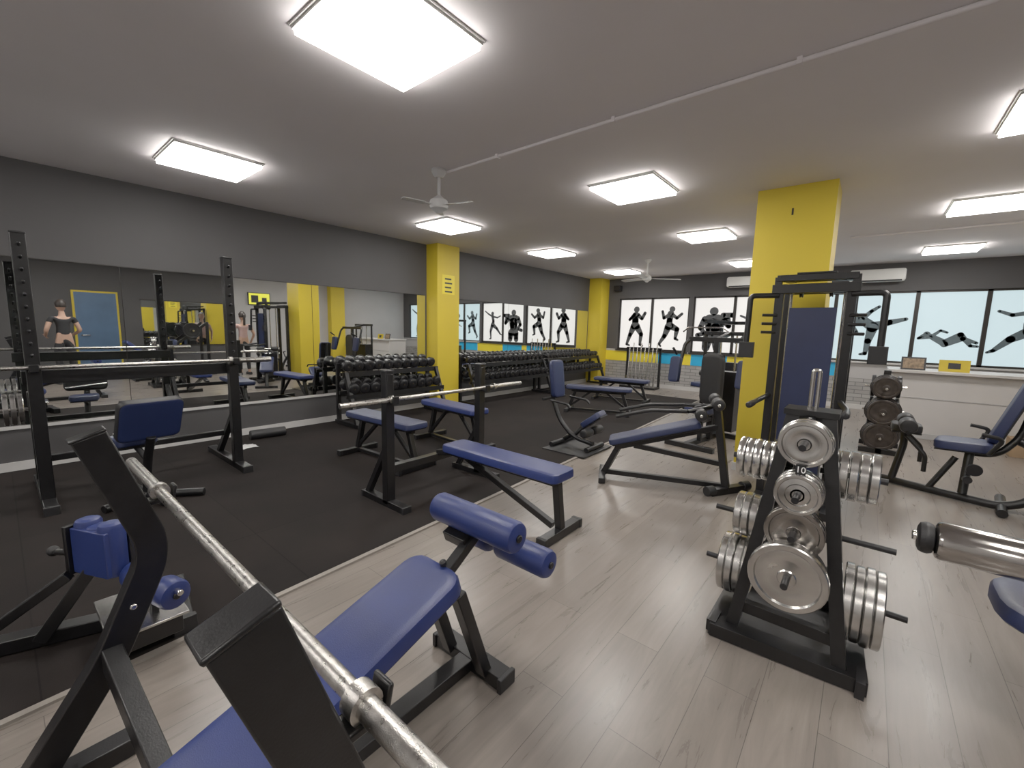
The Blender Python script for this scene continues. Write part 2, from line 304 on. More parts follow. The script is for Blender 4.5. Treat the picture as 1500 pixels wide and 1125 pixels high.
# rubber mat area and edge strip
x0=lambda y:-2.19-(y)*.045
b=B(); ya,yb=YN,9.3
n1=[(XL+.016,ya),(x0(ya),ya),(x0(yb),yb),(XL+.016,yb)]
b.add([(x,y,0.0) for x,y in n1]+[(x,y,.010) for x,y in n1],[(0,1,2,3),(4,5,6,7),(0,1,5,4),(1,2,6,5),(2,3,7,6),(3,0,4,7)],'rubber_mat'); b.obj('rubber_floor_mat')
b=B(); b.beam((x0(ya)+.018,ya,.006),(x0(yb)+.018,yb,.006),.03,.012,'beige_trim'); b.obj('trim_4',(-2.3,3,0))
# right wall things
b=B(); b.bb((XR-.05,1.24,0.001),(XR-.002,2.06,2.06),'yellow_paint'); b.bb((XR-.07,1.28,0.001),(XR-.05,2.02,2.02),'blue_door'); b.cyl((XR-.11,1.36,1.0),(XR-.07,1.36,1.0),.02,'chrome'); b.cyl((XR-.11,1.36,1.0),(XR-.11,1.5,1.0),.01,'chrome'); b.obj('door_1',(XR,1.65,0))
b=B(); b.bb((XR-.06,5.0,1.93),(XR-.01,5.62,2.30),'dark_iron'); b.bb((XR-.064,5.02,1.95),(XR-.06,5.60,2.28),'tv_screen'); b.bb((XR-.066,5.08,2.0),(XR-.064,5.28,2.22),'dark_iron'); b.bb((XR-.066,5.38,2.0),(XR-.064,5.52,2.16),'dark_iron'); b.obj('wall_television',(XR,5.3,2.1),.004)
# ceiling light panels
for x in (-4.48,-1.87,.82):
    for y in (-1.4,1.3,4.02,6.45,9.3):  # first row is out of view, added as foreground fill by continuing the grid
        b=B(); s=.3; z=H
        b.bb((x-s-.02,y-s-.02,z-.010),(x+s+.02,y+s+.02,z-.001),'white_plastic')
        for a,c2 in (((-s-.01,-s-.01),(s+.01,-s)),((-s-.01,s),(s+.01,s+.01)),((-s-.01,-s),(-s,s)),((s,-s),(s+.01,s))):
            b.bb((x+a[0],y+a[1],z-.022),(x+c2[0],y+c2[1],z-.010),'white_plastic')
        b.bb((x-s,y-s,z-.045),(x+s,y+s,z-.010),'light_diffuser'); b.obj('ceiling_light_panel',(x,y,z))
# conduits
b=B(); b.cyl((-3.0,2.66,H-.016),(XR,2.66,H-.016),.012,'ceiling_paint',10)
for x in (-2.4,-1.4,-.4,.6,1.6): b.bb((x-.012,2.643,H-.032),(x+.012,2.677,H),'ceiling_paint')
b.obj('trim_5',(0,2.66,H))
b=B(); b.cyl((-.33,7.6,H-.02),(XR,7.6,H-.02),.013,'ceiling_paint',10); b.obj('trim_6',(1,7.6,H))
# ceiling fans
def fan(x,y,rot,rad,wd,fm='fan_grey',drop=.26):
    b=B(); b.lathe((x,y,H),(0,0,-1),[(0,.06),(.02,.065),(.05,.05),(.07,.03)],fm); b.cyl((x,y,H-.05),(x,y,H-drop),.014,fm)
    zc=H-drop-.04
    b.lathe((x,y,zc+.08),(0,0,-1),[(0,.02),(.02,.045),(.04,.075),(.08,.085),(.11,.075),(.13,.04),(.15,.02)],fm)
    for i in range(3):
        a=math.radians(rot+i*120); d=V((math.cos(a),math.sin(a),0)); R=basis(d)@eul(12,0,0)
        b.beam(V((x,y,zc))+d*.07,V((x,y,zc))+d*.16,.025,.006,fm)
        b.pad(V((x,y,zc))+d*(.13+(rad-.13)/2),rad-.13,wd,.007,fm,R,wd*.35,.002,None)
    b.obj('ceiling_fan',(x,y,H))
fan(-3.03,2.6,15,.34,.05); fan(-3.35,8.0,40,.64,.12,'fan_white',.32)
# AC units
for x in (-2.15,0.0):
    b=B(); b.pad((x,YB-.115,2.53),.8,.22,.2,'white_plastic',eul(90,0,0),.04,.02,None); b.bb((x-.35,YB-.22,2.42),(x+.35,YB-.20,2.445),'dark_iron'); b.bb((x-.39,YB-.03,2.43),(x+.39,YB-.002,2.63),'white_plastic'); b.obj('air_conditioner',(x,YB-.1,2.53))
b=B(); b.bb((-5.3,YB-.14,2.44),(-5.12,YB-.002,2.58),'dark_iron'); b.bb((-5.28,YB-.145,2.46),(-5.14,YB-.14,2.56),'alu_dark'); b.obj('wall_speaker',(-5.2,YB,2.5),.008)
b=B()
for i in range(4): b.bb((-5.576,4.92,1.98+i*.07),(-5.573,5.08-.02*(i%2),2.005+i*.07),'dark_iron')
b.bb((-5.579,4.86,1.95),(-5.576,5.14,2.27),'yellow_band'); b.obj('gym_rules_sign',(-5.575,5,2.1))
# ------------------------------------------------------------------ barbells
def barbell(name,c,ax,L,r=.014,rs=.0245,sl=.38,plates=None,loc=None):
    b=B(); c=V(c); a=V(ax).normalized(); h=L/2
    prof=[(-h,.4*rs),(-h,rs*.9),(-h+.004,rs),(-h+sl-.03,rs),(-h+sl-.03,rs*1.5),(-h+sl,rs*1.5),(-h+sl,r),(h-sl,r),(h-sl,rs*1.5),(h-sl+.03,rs*1.5),(h-sl+.03,rs),(h-.004,rs),(h,rs*.9),(h,.4*rs)]
    b.lathe(c,a,prof,'bar_steel',20)
    for d,pr,t,mn in plates or []: b.plate(c+a*d,a,pr,t,mn)
    return b.obj(name,c)
# ------------------------------------------------------------------ near decline bench press
b=B()
XA,XB=-1.73,-.525
for x in (XA,XB):
    b.rect([(x,-.06,.03),(x,.15,.35),(x,.265,.62),(x,.27,.70),(x,.15,1.06)],.082,.058,BS,.06,up=(1,0,0))
    b.box((x,.148,1.062),(.062,.087,.010),BS,eul(20,0,0))
    b.beam((x,.22,.820),(x,.335,.820),.045,.016,BS); b.beam((x,.332,.815),(x,.342,.862),.045,.010,BS,up=(0,1,0))
    b.beam((x,-.30,.03),(x,.20,.03),.07,.06,BS)
    for zz in (.30,.45): b.cyl((x-.034,.15+(zz-.3)*.4,zz+.05),(x+.034,.15+(zz-.3)*.4,zz+.05),.01,'chrome',8)
b.beam((XA,.15,.37),(-1.30,.19,.20),.05,.07,BS); b.beam((XB,.15,.37),(-1.0,.19,.20),.05,.07,BS); b.beam((-1.32,.19,.20),(-.98,.19,.20),.05,.07,BS)
xc=-1.15; a=V((0,.955,.30)).normalized(); pc=V((xc,.47,.335))
b.pad(pc,1.12,.28,.065,'blue_vinyl',basis(a),.07,.022)
for dx in (-.06,.06): b.beam(V((xc+dx,-.02,.135)),V((xc+dx,1.0,.445)),.035,.045,BS)
b.beam((xc,.19,.19),(xc,.19,.03),.05,.05,BS,up=(0,1,0))
for dx in (-.09,.09):
    b.beam((xc+dx,1.0,.44),(xc+dx*1.1,1.14,.04),.05,.045,BS,up=(0,1,0))
b.beam((xc-.19,1.17,.03),(xc+.19,1.17,.03),.075,.055,BS); b.beam((xc,.15,.03),(xc,1.15,.03),.07,.05,BS)
b.beam((xc-.05,.1,.03),(xc-.6,.0,.03),.06,.05,BS); b.beam((xc+.05,.1,.03),(xc+.60,.0,.03),.06,.05,BS)
for dx in (-.19,.19): b.box((xc+dx,1.17,.03),(.02,.09,.06),'black_vinyl')
b.beam((xc+.03,.93,.45),(xc+.03,1.16,.60),.04,.04,BS); b.cyl((xc+.03,1.0,.50),(xc+.03,.985,.535),.007,BS); b.lathe((xc+.03,.987,.53),(0,-.3,.9),[(0,.008),(.005,.013),(.018,.013),(.024,.006)],'black_vinyl',14)
b.beam((xc+.03,1.13,.64),(xc+.03,1.28,.50),.05,.035,BS)
b.box((xc-.02,1.12,.585),(.12,.08,.045),BS,eul(20,0,0))
b.cyl((-1.32,1.13,.66),(-.885,1.13,.66),.014,'chrome'); b.cyl((-1.31,1.28,.51),(-.845,1.28,.51),.014,'chrome')
b.roller((-1.315,1.13,.66),(-.885,1.13,.66),.058,'blue_vinyl',BS)
b.roller((-1.31,1.28,.51),(-1.14,1.28,.51),.055,'blue_vinyl',BS); b.roller((-1.10,1.28,.51),(-.845,1.28,.51),.055,'blue_vinyl',BS)
b.obj('decline_bench_press',(xc,.5,0),.004)
barbell('barbell',(-1.13,.303,.846),(1,0,0),2.1,.0155,.0180,.46)
# ------------------------------------------------------------------ flat bench press
def bench_press(name,ox,oy,sep=1.0,L=1.12,pz=.46,uph=1.06,sgn=1,feet=True):
    b=B(); X=lambda d:ox+d*sgn
    for s in (-1,1):
        y=oy+s*sep/2
        b.beam((X(0),y,.03),(X(0),y,uph),.07,.07,BS,up=(1,0,0)); b.box((X(0),y,uph+.004),(.076,.076,.012),'black_vinyl')
        b.beam((X(-.32),y,.03),(X(.22),y,.03),.07,.06,BS); b.box((X(-.32),y,.03),(.025,.08,.062),'black_vinyl'); b.box((X(.22),y,.03),(.025,.08,.062),'black_vinyl')
        b.beam((X(-.28),y,.05),(X(-.03),y,.45),.045,.045,BS)
        b.beam((X(.02),y,uph-.235),(X(.10),y,uph-.235),.055,.014,BS); b.beam((X(.105),y,uph-.24),(X(.105),y,uph-.18),.055,.014,BS,up=(1,0,0))
        b.box((X(.037),y,uph-.12),(.006,.05,.2),BS)
    b.beam((X(0),oy-sep/2,.30),(X(0),oy+sep/2,.30),.06,.06,BS)
    b.pad((X(.17+L/2),oy,pz-.03),L,.26,.065,'blue_vinyl',None,.05,.02)
    b.beam((X(0),oy,.33),(X(.2),oy,.375),.05,.05,BS); b.beam((X(.18),oy,.378),(X(.12+L),oy,.378),.05,.05,BS)
    xe=X(.14+L)
    b.beam((X(.10+L),oy,.37),(xe,oy,.03),.055,.05,BS,up=(1,0,0)); b.beam((X(.35),oy,.36),(X(.08+L),oy,.06),.045,.045,BS)
    b.beam((xe,oy-.22,.03),(xe,oy+.22,.03),.065,.06,BS)
    for s in (-1,1): b.box((xe,oy+s*.215,.03),(.075,.03,.064),'black_vinyl')
    return b.obj(name,(ox,oy,0),.004)
bench_press('flat_bench_press',-2.75,2.36,1.0)
barbell('barbell',(-2.692,2.42,.852),(0,1,0),1.95,.0155,.020,.42)
# flat utility benches
def flat_bench(ox,oy,L=1.1,rz=0,z=.46,pm='blue_vinyl',W=.27):
    b=B(); b.pad((0,0,z-.03),L,W,.06,pm,None,.05,.02); b.beam((-L*.42,0,z-.09),(L*.42,0,z-.09),.05,.05,BS)
    for s in (-1,1):
        b.beam((s*L*.36,0,z-.1),(s*L*.46,0,.03),.05,.05,BS,up=(1,0,0)); b.beam((s*L*.46,-.22,.03),(s*L*.46,.22,.03),.06,.05,BS)
        for t in (-1,1): b.box((s*L*.46,t*.22,.03),(.07,.03,.056),'black_vinyl')
        b.beam((s*L*.12,0,z-.1),(s*L*.44,0,.08),.035,.035,BS)
    b.beam((-L*.46,0,.035),(L*.46,0,.035),.045,.035,BS)
    return b.obj('flat_bench',(0,0,0),.004,loc=(ox,oy,0.01),rz=rz)
flat_bench(-3.75,2.5,1.05,3,.47,'navy_vinyl'); flat_bench(-3.72,3.42,1.0,-4,.49)
flat_bench(-3.45,6.5,1.1,20,.45,'navy_vinyl'); flat_bench(-3.75,8.0,1.1,10,.45,'navy_vinyl')
# ------------------------------------------------------------------ squat rack
b=B(); x=-4.58
for y in (.16,1.41):
    b.beam((x,y,.03),(x,y,1.97),.075,.075,BS,up=(1,0,0)); b.box((x,y,1.975),(.08,.08,.014),'black_vinyl')
    b.beam((-5.32,y,.035),(-4.34,y,.035),.075,.07,BS); b.box((-4.33,y,.035),(.03,.085,.075),'black_vinyl'); b.box((-5.33,y,.035),(.03,.085,.075),'black_vinyl')
    b.beam((-5.1,y,.06),(x-.02,y,.55),.05,.05,BS)
    for i in range(11):
        z=1.02+i*.085; b.cyl((x-.03,y,z),(x+.075,y,z+.03),.009,'dark_iron',8); b.cyl((x-.03,y,z),(x-.10,y,z+.03),.009,'dark_iron',8)
    b.beam((x+.03,y,1.02),(x+.12,y,1.02),.05,.016,BS); b.beam((x+.12,y,1.015),(x+.12,y,1.07),.05,.014,BS,up=(1,0,0))
b.beam((x-.09,.10,.965),(x-.09,1.46,.965),.06,.10,BS); b.beam((x-.3,.16,.30),(x-.3,1.41,.30),.05,.05,BS)
for y in (.16,1.41): b.beam((x-.09,y,.965),(x,y,.965),.06,.08,BS)
b.beam((-5.2,.16,.05),(-5.2,.16,.80),.06,.06,BS,up=(1,0,0)); b.cyl((-5.2,.16,.66),(-5.2,-.12,.66),.014,'chrome')
for i in range(3): b.plate((-5.2,.09-i*.04,.66),(0,1,0),.13,.03,'plate_steel')
b.obj('squat_rack',(x,.8,0),.004)
barbell('barbell',(x+.072,.62,1.046),(0,1,0),2.2,.0145,.0245,.36)
# ------------------------------------------------------------------ preacher style seat beside the rack
b=B()
b.tube([(-4.62,.62,.04),(-3.95,.72,.04)],.03,BS,0); b.tube([(-4.0,.98,.04),(-4.25,.66,.04),(-4.1,.40,.04)],.03,BS,.05)
b.tube([(-4.25,.67,.04),(-4.22,.68,.3),(-4.12,.70,.52)],.03,BS,.08); b.tube([(-4.2,.68,.33),(-4.42,.64,.42)],.022,BS,0)
b.pad((-4.45,.64,.45),.26,.26,.06,'navy_vinyl',basis((1,.15,0)),.05)
b.pad((-4.10,.70,.66),.34,.40,.06,'black_vinyl',basis((.38,.06,.92),(1,.15,-.4)),.05); b.pad((-4.085,.703,.655),.33,.39,.03,'navy_vinyl',basis((.38,.06,.92),(1,.15,-.4)),.05,.012,None)
b.tube([(-4.22,.5,.55),(-4.2,.88,.58)],.012,'chrome',0)
b.obj('preacher_curl_bench',(-4.2,.7,0),.003)
# ------------------------------------------------------------------ calf / leg machine lower left
b=B()
b.beam((-2.80,-.50,.045),(-2.42,.50,.045),.07,.06,BS); b.beam((-2.66,.50,.045),(-2.24,.44,.045),.07,.07,BS); b.box((-2.235,.44,.045),(.03,.09,.08),'black_vinyl')
b.bb((-2.47,.20,.075),(-2.15,.42,.155),BS); b.bb((-2.50,.18,.155),(-2.13,.44,.168),'plate_steel')
b.beam((-2.56,.02,.05),(-2.50,.20,.34),.05,.05,BS); b.beam((-2.68,-.2,.05),(-2.53,.12,.31),.04,.04,BS)
Rp=basis((.75,.35,0)); pc2=V((-2.48,.22,.42))
for i in range(3):
    c=pc2+Rp@V((i*.068-.06,0,0))
    b.roller(c-V((0,0,.12)),c+V((0,0,.10+.02*abs(i-1))),.046,'blue_vinyl')
b.box(pc2+Rp@V((.008,-.035,-.01)),(.20,.03,.20),'blue_vinyl',Rp)
b.box(pc2+Rp@V((-.105,-.0,-.01)),(.02,.13,.22),BS,Rp); b.box(pc2+Rp@V((.01,.055,-.03)),(.18,.02,.19),BS,Rp)
b.cyl((-2.70,0.10,.36),(-2.5,.18,.40),.014,BS); b.lathe((-2.72,.095,.355),(-1,-.2,-.1),[(0,.01),(.01,.022),(.035,.022),(.045,.01)],'black_vinyl')
b.cyl((-2.40,.30,.30),(-2.05,.40,.30),.012,'chrome')
b.roller((-2.38,.305,.30),(-2.28,.335,.30),.06,'blue_vinyl',BS); b.roller((-2.18,.363,.28),(-2.08,.391,.28),.06,'blue_vinyl',BS)
b.beam((-2.23,.34,.16),(-2.23,.35,.31),.03,.03,BS,up=(1,0,0))
b.obj('seated_calf_machine',(-2.4,.1,0),.004)
# ------------------------------------------------------------------ weight plate tree
b=B(); cx=-.16
b.beam((-.44,2.06,.035),(.13,2.10,.035),.09,.06,BS); b.beam((-.44,2.62,.035),(.08,2.64,.035),.08,.06,BS)
b.beam((-.42,2.05,.03),(-.42,2.64,.03),.08,.055,BS,); b.beam((.09,2.08,.03),(.06,2.65,.03),.08,.055,BS); b.bb((-.44,2.1,.0),(.1,2.6,.012),'black_vinyl')
for s in (-1,1):
    b.beam((cx+s*.20,2.10,.05),(cx+s*.065,2.26,1.06),.05,.05,BS,up=(0,1,0)); b.beam((cx+s*.18,2.58,.05),(cx+s*.05,2.34,1.04),.05,.05,BS,up=(0,1,0))
    b.beam((cx+s*.12,2.18,.55),(cx+s*.11,2.46,.55),.04,.04,BS)
    b.box((cx+s*.27,2.08,.035),(.03,.10,.07),'black_vinyl')
b.box((cx,2.30,1.065),(.20,.15,.025),BS); b.box((cx,2.25,1.04),(.15,.03,.05),BS)
b.tube([(cx-.012,2.30,1.07),(cx-.012,2.30,1.25),(cx+.012,2.30,1.25),(cx+.012,2.30,1.07)],.008,'chrome',.012)
for z,hw in ((.95,.08),(.75,.105),(.56,.13),(.40,.15),(.15,.185)):
    y=2.10+(z-.05)*.16; b.beam((cx-hw,y+.01,z-.0),(cx+hw,y+.01,z),.04,.05,BS)
for z,y0,rs,mn in ((.955,2.14,[.100,.096],'plate_steel'),(.755,2.12,[.088,.088,.084],'plate_steel'),(.585,2.10,[.108,.108],'chrome_dark'),(.420,2.06,[.13,.135,.142],'plate_steel')):
    b.cyl((cx,2.25,z),(cx,y0-.04*len(rs)-.045,z),.0135,'dark_iron')
    b.beam((cx,2.22,z-.06),(cx,2.22,z+.06),.03,.03,BS,up=(0,1,0))
    for i,r in enumerate(rs): b.plate((cx,y0-i*.038,z),(0,1,0),r,.034,mn)
for z,t,yy in ((1.035,'5',2.228),(.855,'10',2.06),(.69,'15',2.06)):
    b.box((cx,yy,z),(.036,.006,.042),BS); b.beam((cx,yy+.003,z),(cx,2.2,z),.02,.02,BS); b.text(t,.036,(cx,yy-.0045,z),eul(90,0,0),'white_print')
def stack(s,z,y,xs,r,n,mn='plate_steel',t=.032,end=.06):
    b.cyl((cx+s*.05,y,z),(cx+s*(xs+n*t*1.08+end),y,z),.0135,'dark_iron')
    for i in range(n): b.plate((cx+s*(xs+i*t*1.08),y,z),(1,0,0),r*(1-.03*(i%2)),t,mn)
stack(-1,.80,2.33,.12,.098,5,end=.01); stack(-1,.50,2.36,.15,.110,4,end=.08); stack(-1,.24,2.33,.19,.148,4,end=.06)
stack(1,.80,2.33,.10,.108,5,end=.01); stack(1,.50,2.36,.16,.1,0,end=.18); stack(1,.25,2.30,.20,.165,4,end=.06)
b.obj('weight_plate_tree',(cx,2.3,0),.003)
# ------------------------------------------------------------------ leg extension at right edge
b=B()
b.cyl((.20,2.17,.66),(1.05,2.17,.66),.018,'chrome'); b.roller((.215,2.17,.66),(.262,2.17,.66),.058,'black_vinyl',BS); b.roller((.262,2.17,.66),(.66,2.17,.66),.07,'chrome_worn',None); b.roller((.66,2.17,.66),(.70,2.17,.66),.058,'black_vinyl')
b.pad((.70,2.30,.45),.50,.40,.07,'navy_vinyl',None,.14,.025,None); b.box((.82,2.32,.408),(.2,.26,.014),BS)
b.pad((.98,2.66,.74),.44,.42,.07,'navy_vinyl',basis((.0,.25,.95),(0,-1,.2)),.08)
b.beam((1.12,2.0,.03),(1.12,2.9,.03),.07,.06,BS); b.beam((.95,2.9,.03),(1.4,2.9,.03),.07,.06,BS); b.beam((.98,2.0,.03),(1.4,2.0,.03),.07,.06,BS)
b.beam((1.12,2.32,.05),(1.12,2.32,.40),.06,.06,BS,up=(0,1,0)); b.beam((.86,2.34,.385),(1.14,2.34,.385),.08,.04,BS); b.tube([(1.02,2.4,.38),(1.0,2.70,.50),(1.0,2.74,.9)],.025,BS)
b.tube([(1.0,2.17,.66),(1.04,2.17,.5),(1.04,2.32,.36),(.92,2.32,.36)],.022,BS)
b.obj('leg_extension_machine',(1.0,2.4,0),.004)
# ------------------------------------------------------------------ cable tower next to the column
b=B(); x0_,x1_,y0_,y1_=-.60,-.13,4.16,4.66
for x in (x0_,x1_):
    for y in (y0_,y1_): b.beam((x,y,.03),(x,y,1.80),.06,.06,BS,up=(0,1,0))
    b.beam((x,y0_-.25,.03),(x,y1_+.03,.03),.06,.06,BS)
    b.cyl((x+(.05 if x==x0_ else -.05),4.42,.06),(x+(.05 if x==x0_ else -.05),4.42,1.78),.012,'chrome')
b.beam((x0_,y0_,.03),(x1_,y0_,.03),.06,.06,BS); b.beam((x0_,y1_,.03),(x1_,y1_,.03),.06,.06,BS)
xm=(x0_+x1_)/2
b.bb((xm-.155,4.14,.15),(xm+.155,4.165,1.62),'navy_vinyl'); b.bb((xm-.15,4.17,.1),(xm+.15,4.5,.75),'dark_iron')
for i in range(12): b.bb((xm-.14,4.19,.12+i*.05),(xm+.14,4.48,.16+i*.05),'dark_iron')
b.beam((x0_-.05,y0_-.02,1.77),(x1_+.05,y0_-.02,1.77),.07,.07,BS); b.beam((x0_-.03,y1_,1.80),(x1_+.03,y1_,1.80),.07,.07,BS)
b.bb((x0_-.03,y0_,1.835),(x1_+.03,y0_+.06,1.885),BS); b.bb((x0_-.03,y1_-.06,1.87),(x1_+.03,y1_,1.915),BS); b.bb((xm-.13,y0_,1.885),(xm+.13,y1_,1.90),BS)
for x in (x0_+.02,x1_-.02): b.beam((x,y0_,1.86),(x,y1_,1.89),.06,.05,BS); b.beam((x,y0_,1.77),(x,y1_,1.79),.05,.05,BS)
for x in (x0_-.02,x1_+.02): b.beam((x,y0_+.03,1.79),(x,y0_+.03,1.87),.05,.05,BS,up=(0,1,0))
for x in (xm-.10,xm+.10): b.lathe((x-.012,4.3,1.76),(1,0,0),[(0,.02),(0,.05),(.006,.05),(.012,.042),(.018,.05),(.024,.05),(.024,.02)],'dark_iron')
for s,xa in ((-1,x0_),(1,x1_)):
    b.tube([(xa,y0_-.03,1.72),(xa+s*.20,y0_-.06,1.72),(xa+s*.20,y0_-.08,1.28)],.022,BS,.04)
    b.box((xa+s*.19,y0_-.10,1.27),(.11,.05,.13),'black_vinyl')
    for i in range(3): b.tube([(xa,y0_-.03,1.56-i*.07),(xa+s*.10,y0_-.07,1.56-i*.07)],.012,BS,0,8)
    b.tube([(xa,y0_,.9),(xa+s*.06,y0_-.22,.86),(xa+s*.06,y0_-.36,.86)],.02,BS,.05); b.roller((xa+s*.06,y0_-.50,.86),(xa+s*.06,y0_-.34,.86),.024,'black_vinyl')
b.pad((xm,4.03,.50),.32,.3,.07,'black_vinyl',None,.07); b.beam((xm,4.03,.03),(xm,4.03,.46),.06,.06,BS,up=(0,1,0)); b.beam((xm,3.9,.03),(xm,4.16,.03),.06,.06,BS)
b.obj('cable_tower_machine',(xm,4.4,0),.004)
# ------------------------------------------------------------------ decline sit-up bench
b=B()
A=V((-1.80,3.68,.37)); C=V((-1.10,3.98,.60)); d=(C-A).normalized(); R=basis(d); ln=(C-A).length
b.pad((A+C)/2,ln+.02,.26,.055,'navy_vinyl',R,.04); b.beam(A+V((0.05,0,-.06)),C+V((.16,.06,-.02)),.05,.05,BS)
b.beam((-.84,4.02,.03),(-.98,4.05,.80),.06,.06,BS,up=(0,1,0)); b.beam((-.93,3.86,.03),(-.73,4.22,.03),.07,.06,BS)
for q in ((-.93,3.86,.042),(-.73,4.22,.042)): b.lathe(V(q)-V((.02,.035,0)),(.5,.87,0),[(0,.03),(0,.042),(.08,.042),(.08,.03)],'black_vinyl')
b.beam((-.87,4.04,.25),(-1.60,3.76,.34),.045,.045,BS); b.beam((-1.72,3.71,.33),(-1.85,3.66,.03),.05,.05,BS,up=(0,1,0)); b.beam((-1.95,3.84,.03),(-1.76,3.46,.03),.06,.05,BS)
b.beam((-.87,4.02,.06),(-1.84,3.66,.06),.045,.045,BS)
pd=V((-.33,.94,0)).normalized()
for c,z in (((-.98,4.04),.80),((-1.10,3.99),.70)):
    cc=V((c[0],c[1],z)); b.cyl(cc-pd*.24,cc+pd*.24,.013,'chrome'); b.roller(cc-pd*.22,cc-pd*.06,.05,'black_vinyl'); b.roller(cc+pd*.06,cc+pd*.22,.05,'black_vinyl')
b.beam((-.98,4.05,.78),(-1.12,3.99,.69),.04,.04,BS)
b.tube([(-1.15,3.80,.72),(-1.45,3.72,.70),(-1.72,3.60,.62)],.018,BS); b.tube([(-1.28,4.14,.72),(-1.58,4.02,.70),(-1.84,3.92,.62)],.018,BS); b.tube([(-1.15,3.80,.72),(-.98,4.03,.76),(-1.28,4.14,.72)],.018,BS)
b.obj('decline_sit_up_bench',(-1.3,3.9,0),.004)
# ------------------------------------------------------------------ curved chair machine
b=B()
b.bb((-2.82,4.0,.010),(-2.26,4.66,.022),'black_vinyl')
b.tube([(-2.98,4.42,1.0),(-3.0,4.42,.62),(-2.86,4.40,.30),(-2.62,4.36,.12),(-2.34,4.34,.09)],.028,BS,.12); b.tube([(-2.34,4.18,.05),(-2.34,4.56,.05)],.028,BS,0)
b.tube([(-2.78,4.40,.06),(-2.66,4.38,.14)],.03,BS,0); b.tube([(-2.78,4.12,.05),(-2.78,4.64,.05)],.028,BS,0)
b.pad((-2.92,4.42,.80),.46,.24,.06,'navy_vinyl',basis((-.12,0,1),(1,0,.12)),.06); b.pad((-2.42,4.46,.36),.28,.26,.07,'navy_vinyl',basis((.7,.1,.55)),.05)
b.tube([(-2.62,4.37,.14),(-2.46,4.44,.33)],.026,BS,0); b.tube([(-2.86,4.2,.56),(-2.62,4.2,.54),(-2.58,4.2,.5)],.014,BS); b.tube([(-2.86,4.64,.56),(-2.62,4.64,.54),(-2.58,4.64,.5)],.014,BS); b.cyl((-2.96,4.18,.56),(-2.96,4.66,.56),.016,BS)
b.roller((-2.40,4.2,.22),(-2.40,4.38,.22),.05,'black_vinyl'); b.roller((-2.40,4.44,.22),(-2.40,4.62,.22),.05,'black_vinyl'); b.tube([(-2.5,4.38,.14),(-2.40,4.41,.22)],.016,BS,0)
b.obj('ab_crunch_chair',(-2.6,4.4,0))
# ------------------------------------------------------------------ pec deck
def pec_deck(ox,oy,rz):
    b=B()
    b.beam((-.05,-.45,.03),(-.05,.5,.03),.07,.06,BS); b.beam((-.35,.5,.03),(.35,.5,.03),.07,.06,BS); b.beam((-.3,-.45,.03),(.3,-.45,.03),.06,.06,BS)
    b.beam((0,.12,.03),(0,.14,1.35),.06,.06,BS,up=(0,1,0)); b.pad((0,.06,.82),.66,.28,.08,'black_vinyl',basis((0,0,1),(0,-1,0)),.1,.03)
    b.pad((0,-.18,.46),.34,.32,.07,'navy_vinyl',None,.08); b.beam((0,-.16,.05),(0,-.16,.42),.05,.05,BS,up=(0,1,0)); b.beam((0,-.16,.3),(0,.12,.3),.05,.05,BS)
    b.beam((-.36,.14,1.32),(.36,.14,1.32),.06,.06,BS)
    for s in (-1,1):
        b.tube([(s*.34,.14,1.32),(s*.40,.10,1.26),(s*.42,-.05,.78)],.024,BS,.06); b.pad((s*.42,-.10,.92),.34,.14,.07,'navy_vinyl',basis((0,.15,1),(0,-1,.1)),.04); b.tube([(s*.30,.5,.05),(s*.30,.5,1.4)],.024,BS,0)
        b.tube([(s*.42,-.08,1.12),(s*.40,-.22,1.20)],.016,BS,0)
    b.bb((-.17,.40,.1),(.17,.60,.9),'dark_iron'); b.beam((-.33,.5,1.4),(.33,.5,1.4),.05,.05,BS); b.beam((0,.14,1.32),(0,.5,1.4),.05,.05,BS)
    b.cyl((-.1,.5,.1),(-.1,.5,1.38),.011,'chrome'); b.cyl((.1,.5,.1),(.1,.5,1.38),.011,'chrome')
    b.obj('pec_deck_machine',(0,0,0),.004,loc=(ox,oy,0),rz=rz)
pec_deck(-1.50,5.75,-8); 
# ------------------------------------------------------------------ dumbbell racks
def dumbbell(b,c,ax,r,L=.30):
    h=L/2; e=r*.35
    b.lathe(c,ax,[(-h,r*.5),(-h,r*.78),(-h+.012,r),(-h+.07,r),(-h+.085,r*.75),(-h+.085,.016),(h-.085,.016),(h-.085,r*.75),(h-.07,r),(h-.012,r),(h,r*.78),(h,r*.5)],'dark_iron',12)
    a=V(ax).normalized(); 
    for s in (-1,1): b.cyl(V(c)+a*s*h,V(c)+a*s*(h+.004),r*.22,'chrome_dark',10)
def db_rack(y0,y1,name='dumbbell_rack',rbig=.075,tiers=((.74,-5.60),(.44,-5.45))):
    b=B(); n=max(2,round((y1-y0)/1.6)+1)
    for i in range(n):
        y=y0+.05+(y1-y0-.1)*i/(n-1)
        b.beam((-5.72,y,.04),(-5.12,y,.04),.06,.05,BS); b.beam((-5.66,y,.04),(-5.66,y,.86),.05,.05,BS,up=(0,1,0)); b.beam((-5.18,y,.04),(-5.45,y,.74),.05,.05,BS,up=(0,1,0))
    for z,x in tiers:
        for dx,dz in ((-.09,.02),(.09,-.02)): b.beam((x+dx,y0,z+dz),(x+dx,y1,z+dz),.03,.045,BS)
        b.beam((x+.15,y0,z-.02),(x+.15,y1,z-.02),.012,.07,BS)
        y=y0+.1; r=rbig
        while y<y1-.06:
            dumbbell(b,(x+random.uniform(-.008,.008),y,z+.035+r),(1,0,-.18),r); y+=r*2+.012
    b.obj(name,(-5.4,(y0+y1)/2,0))
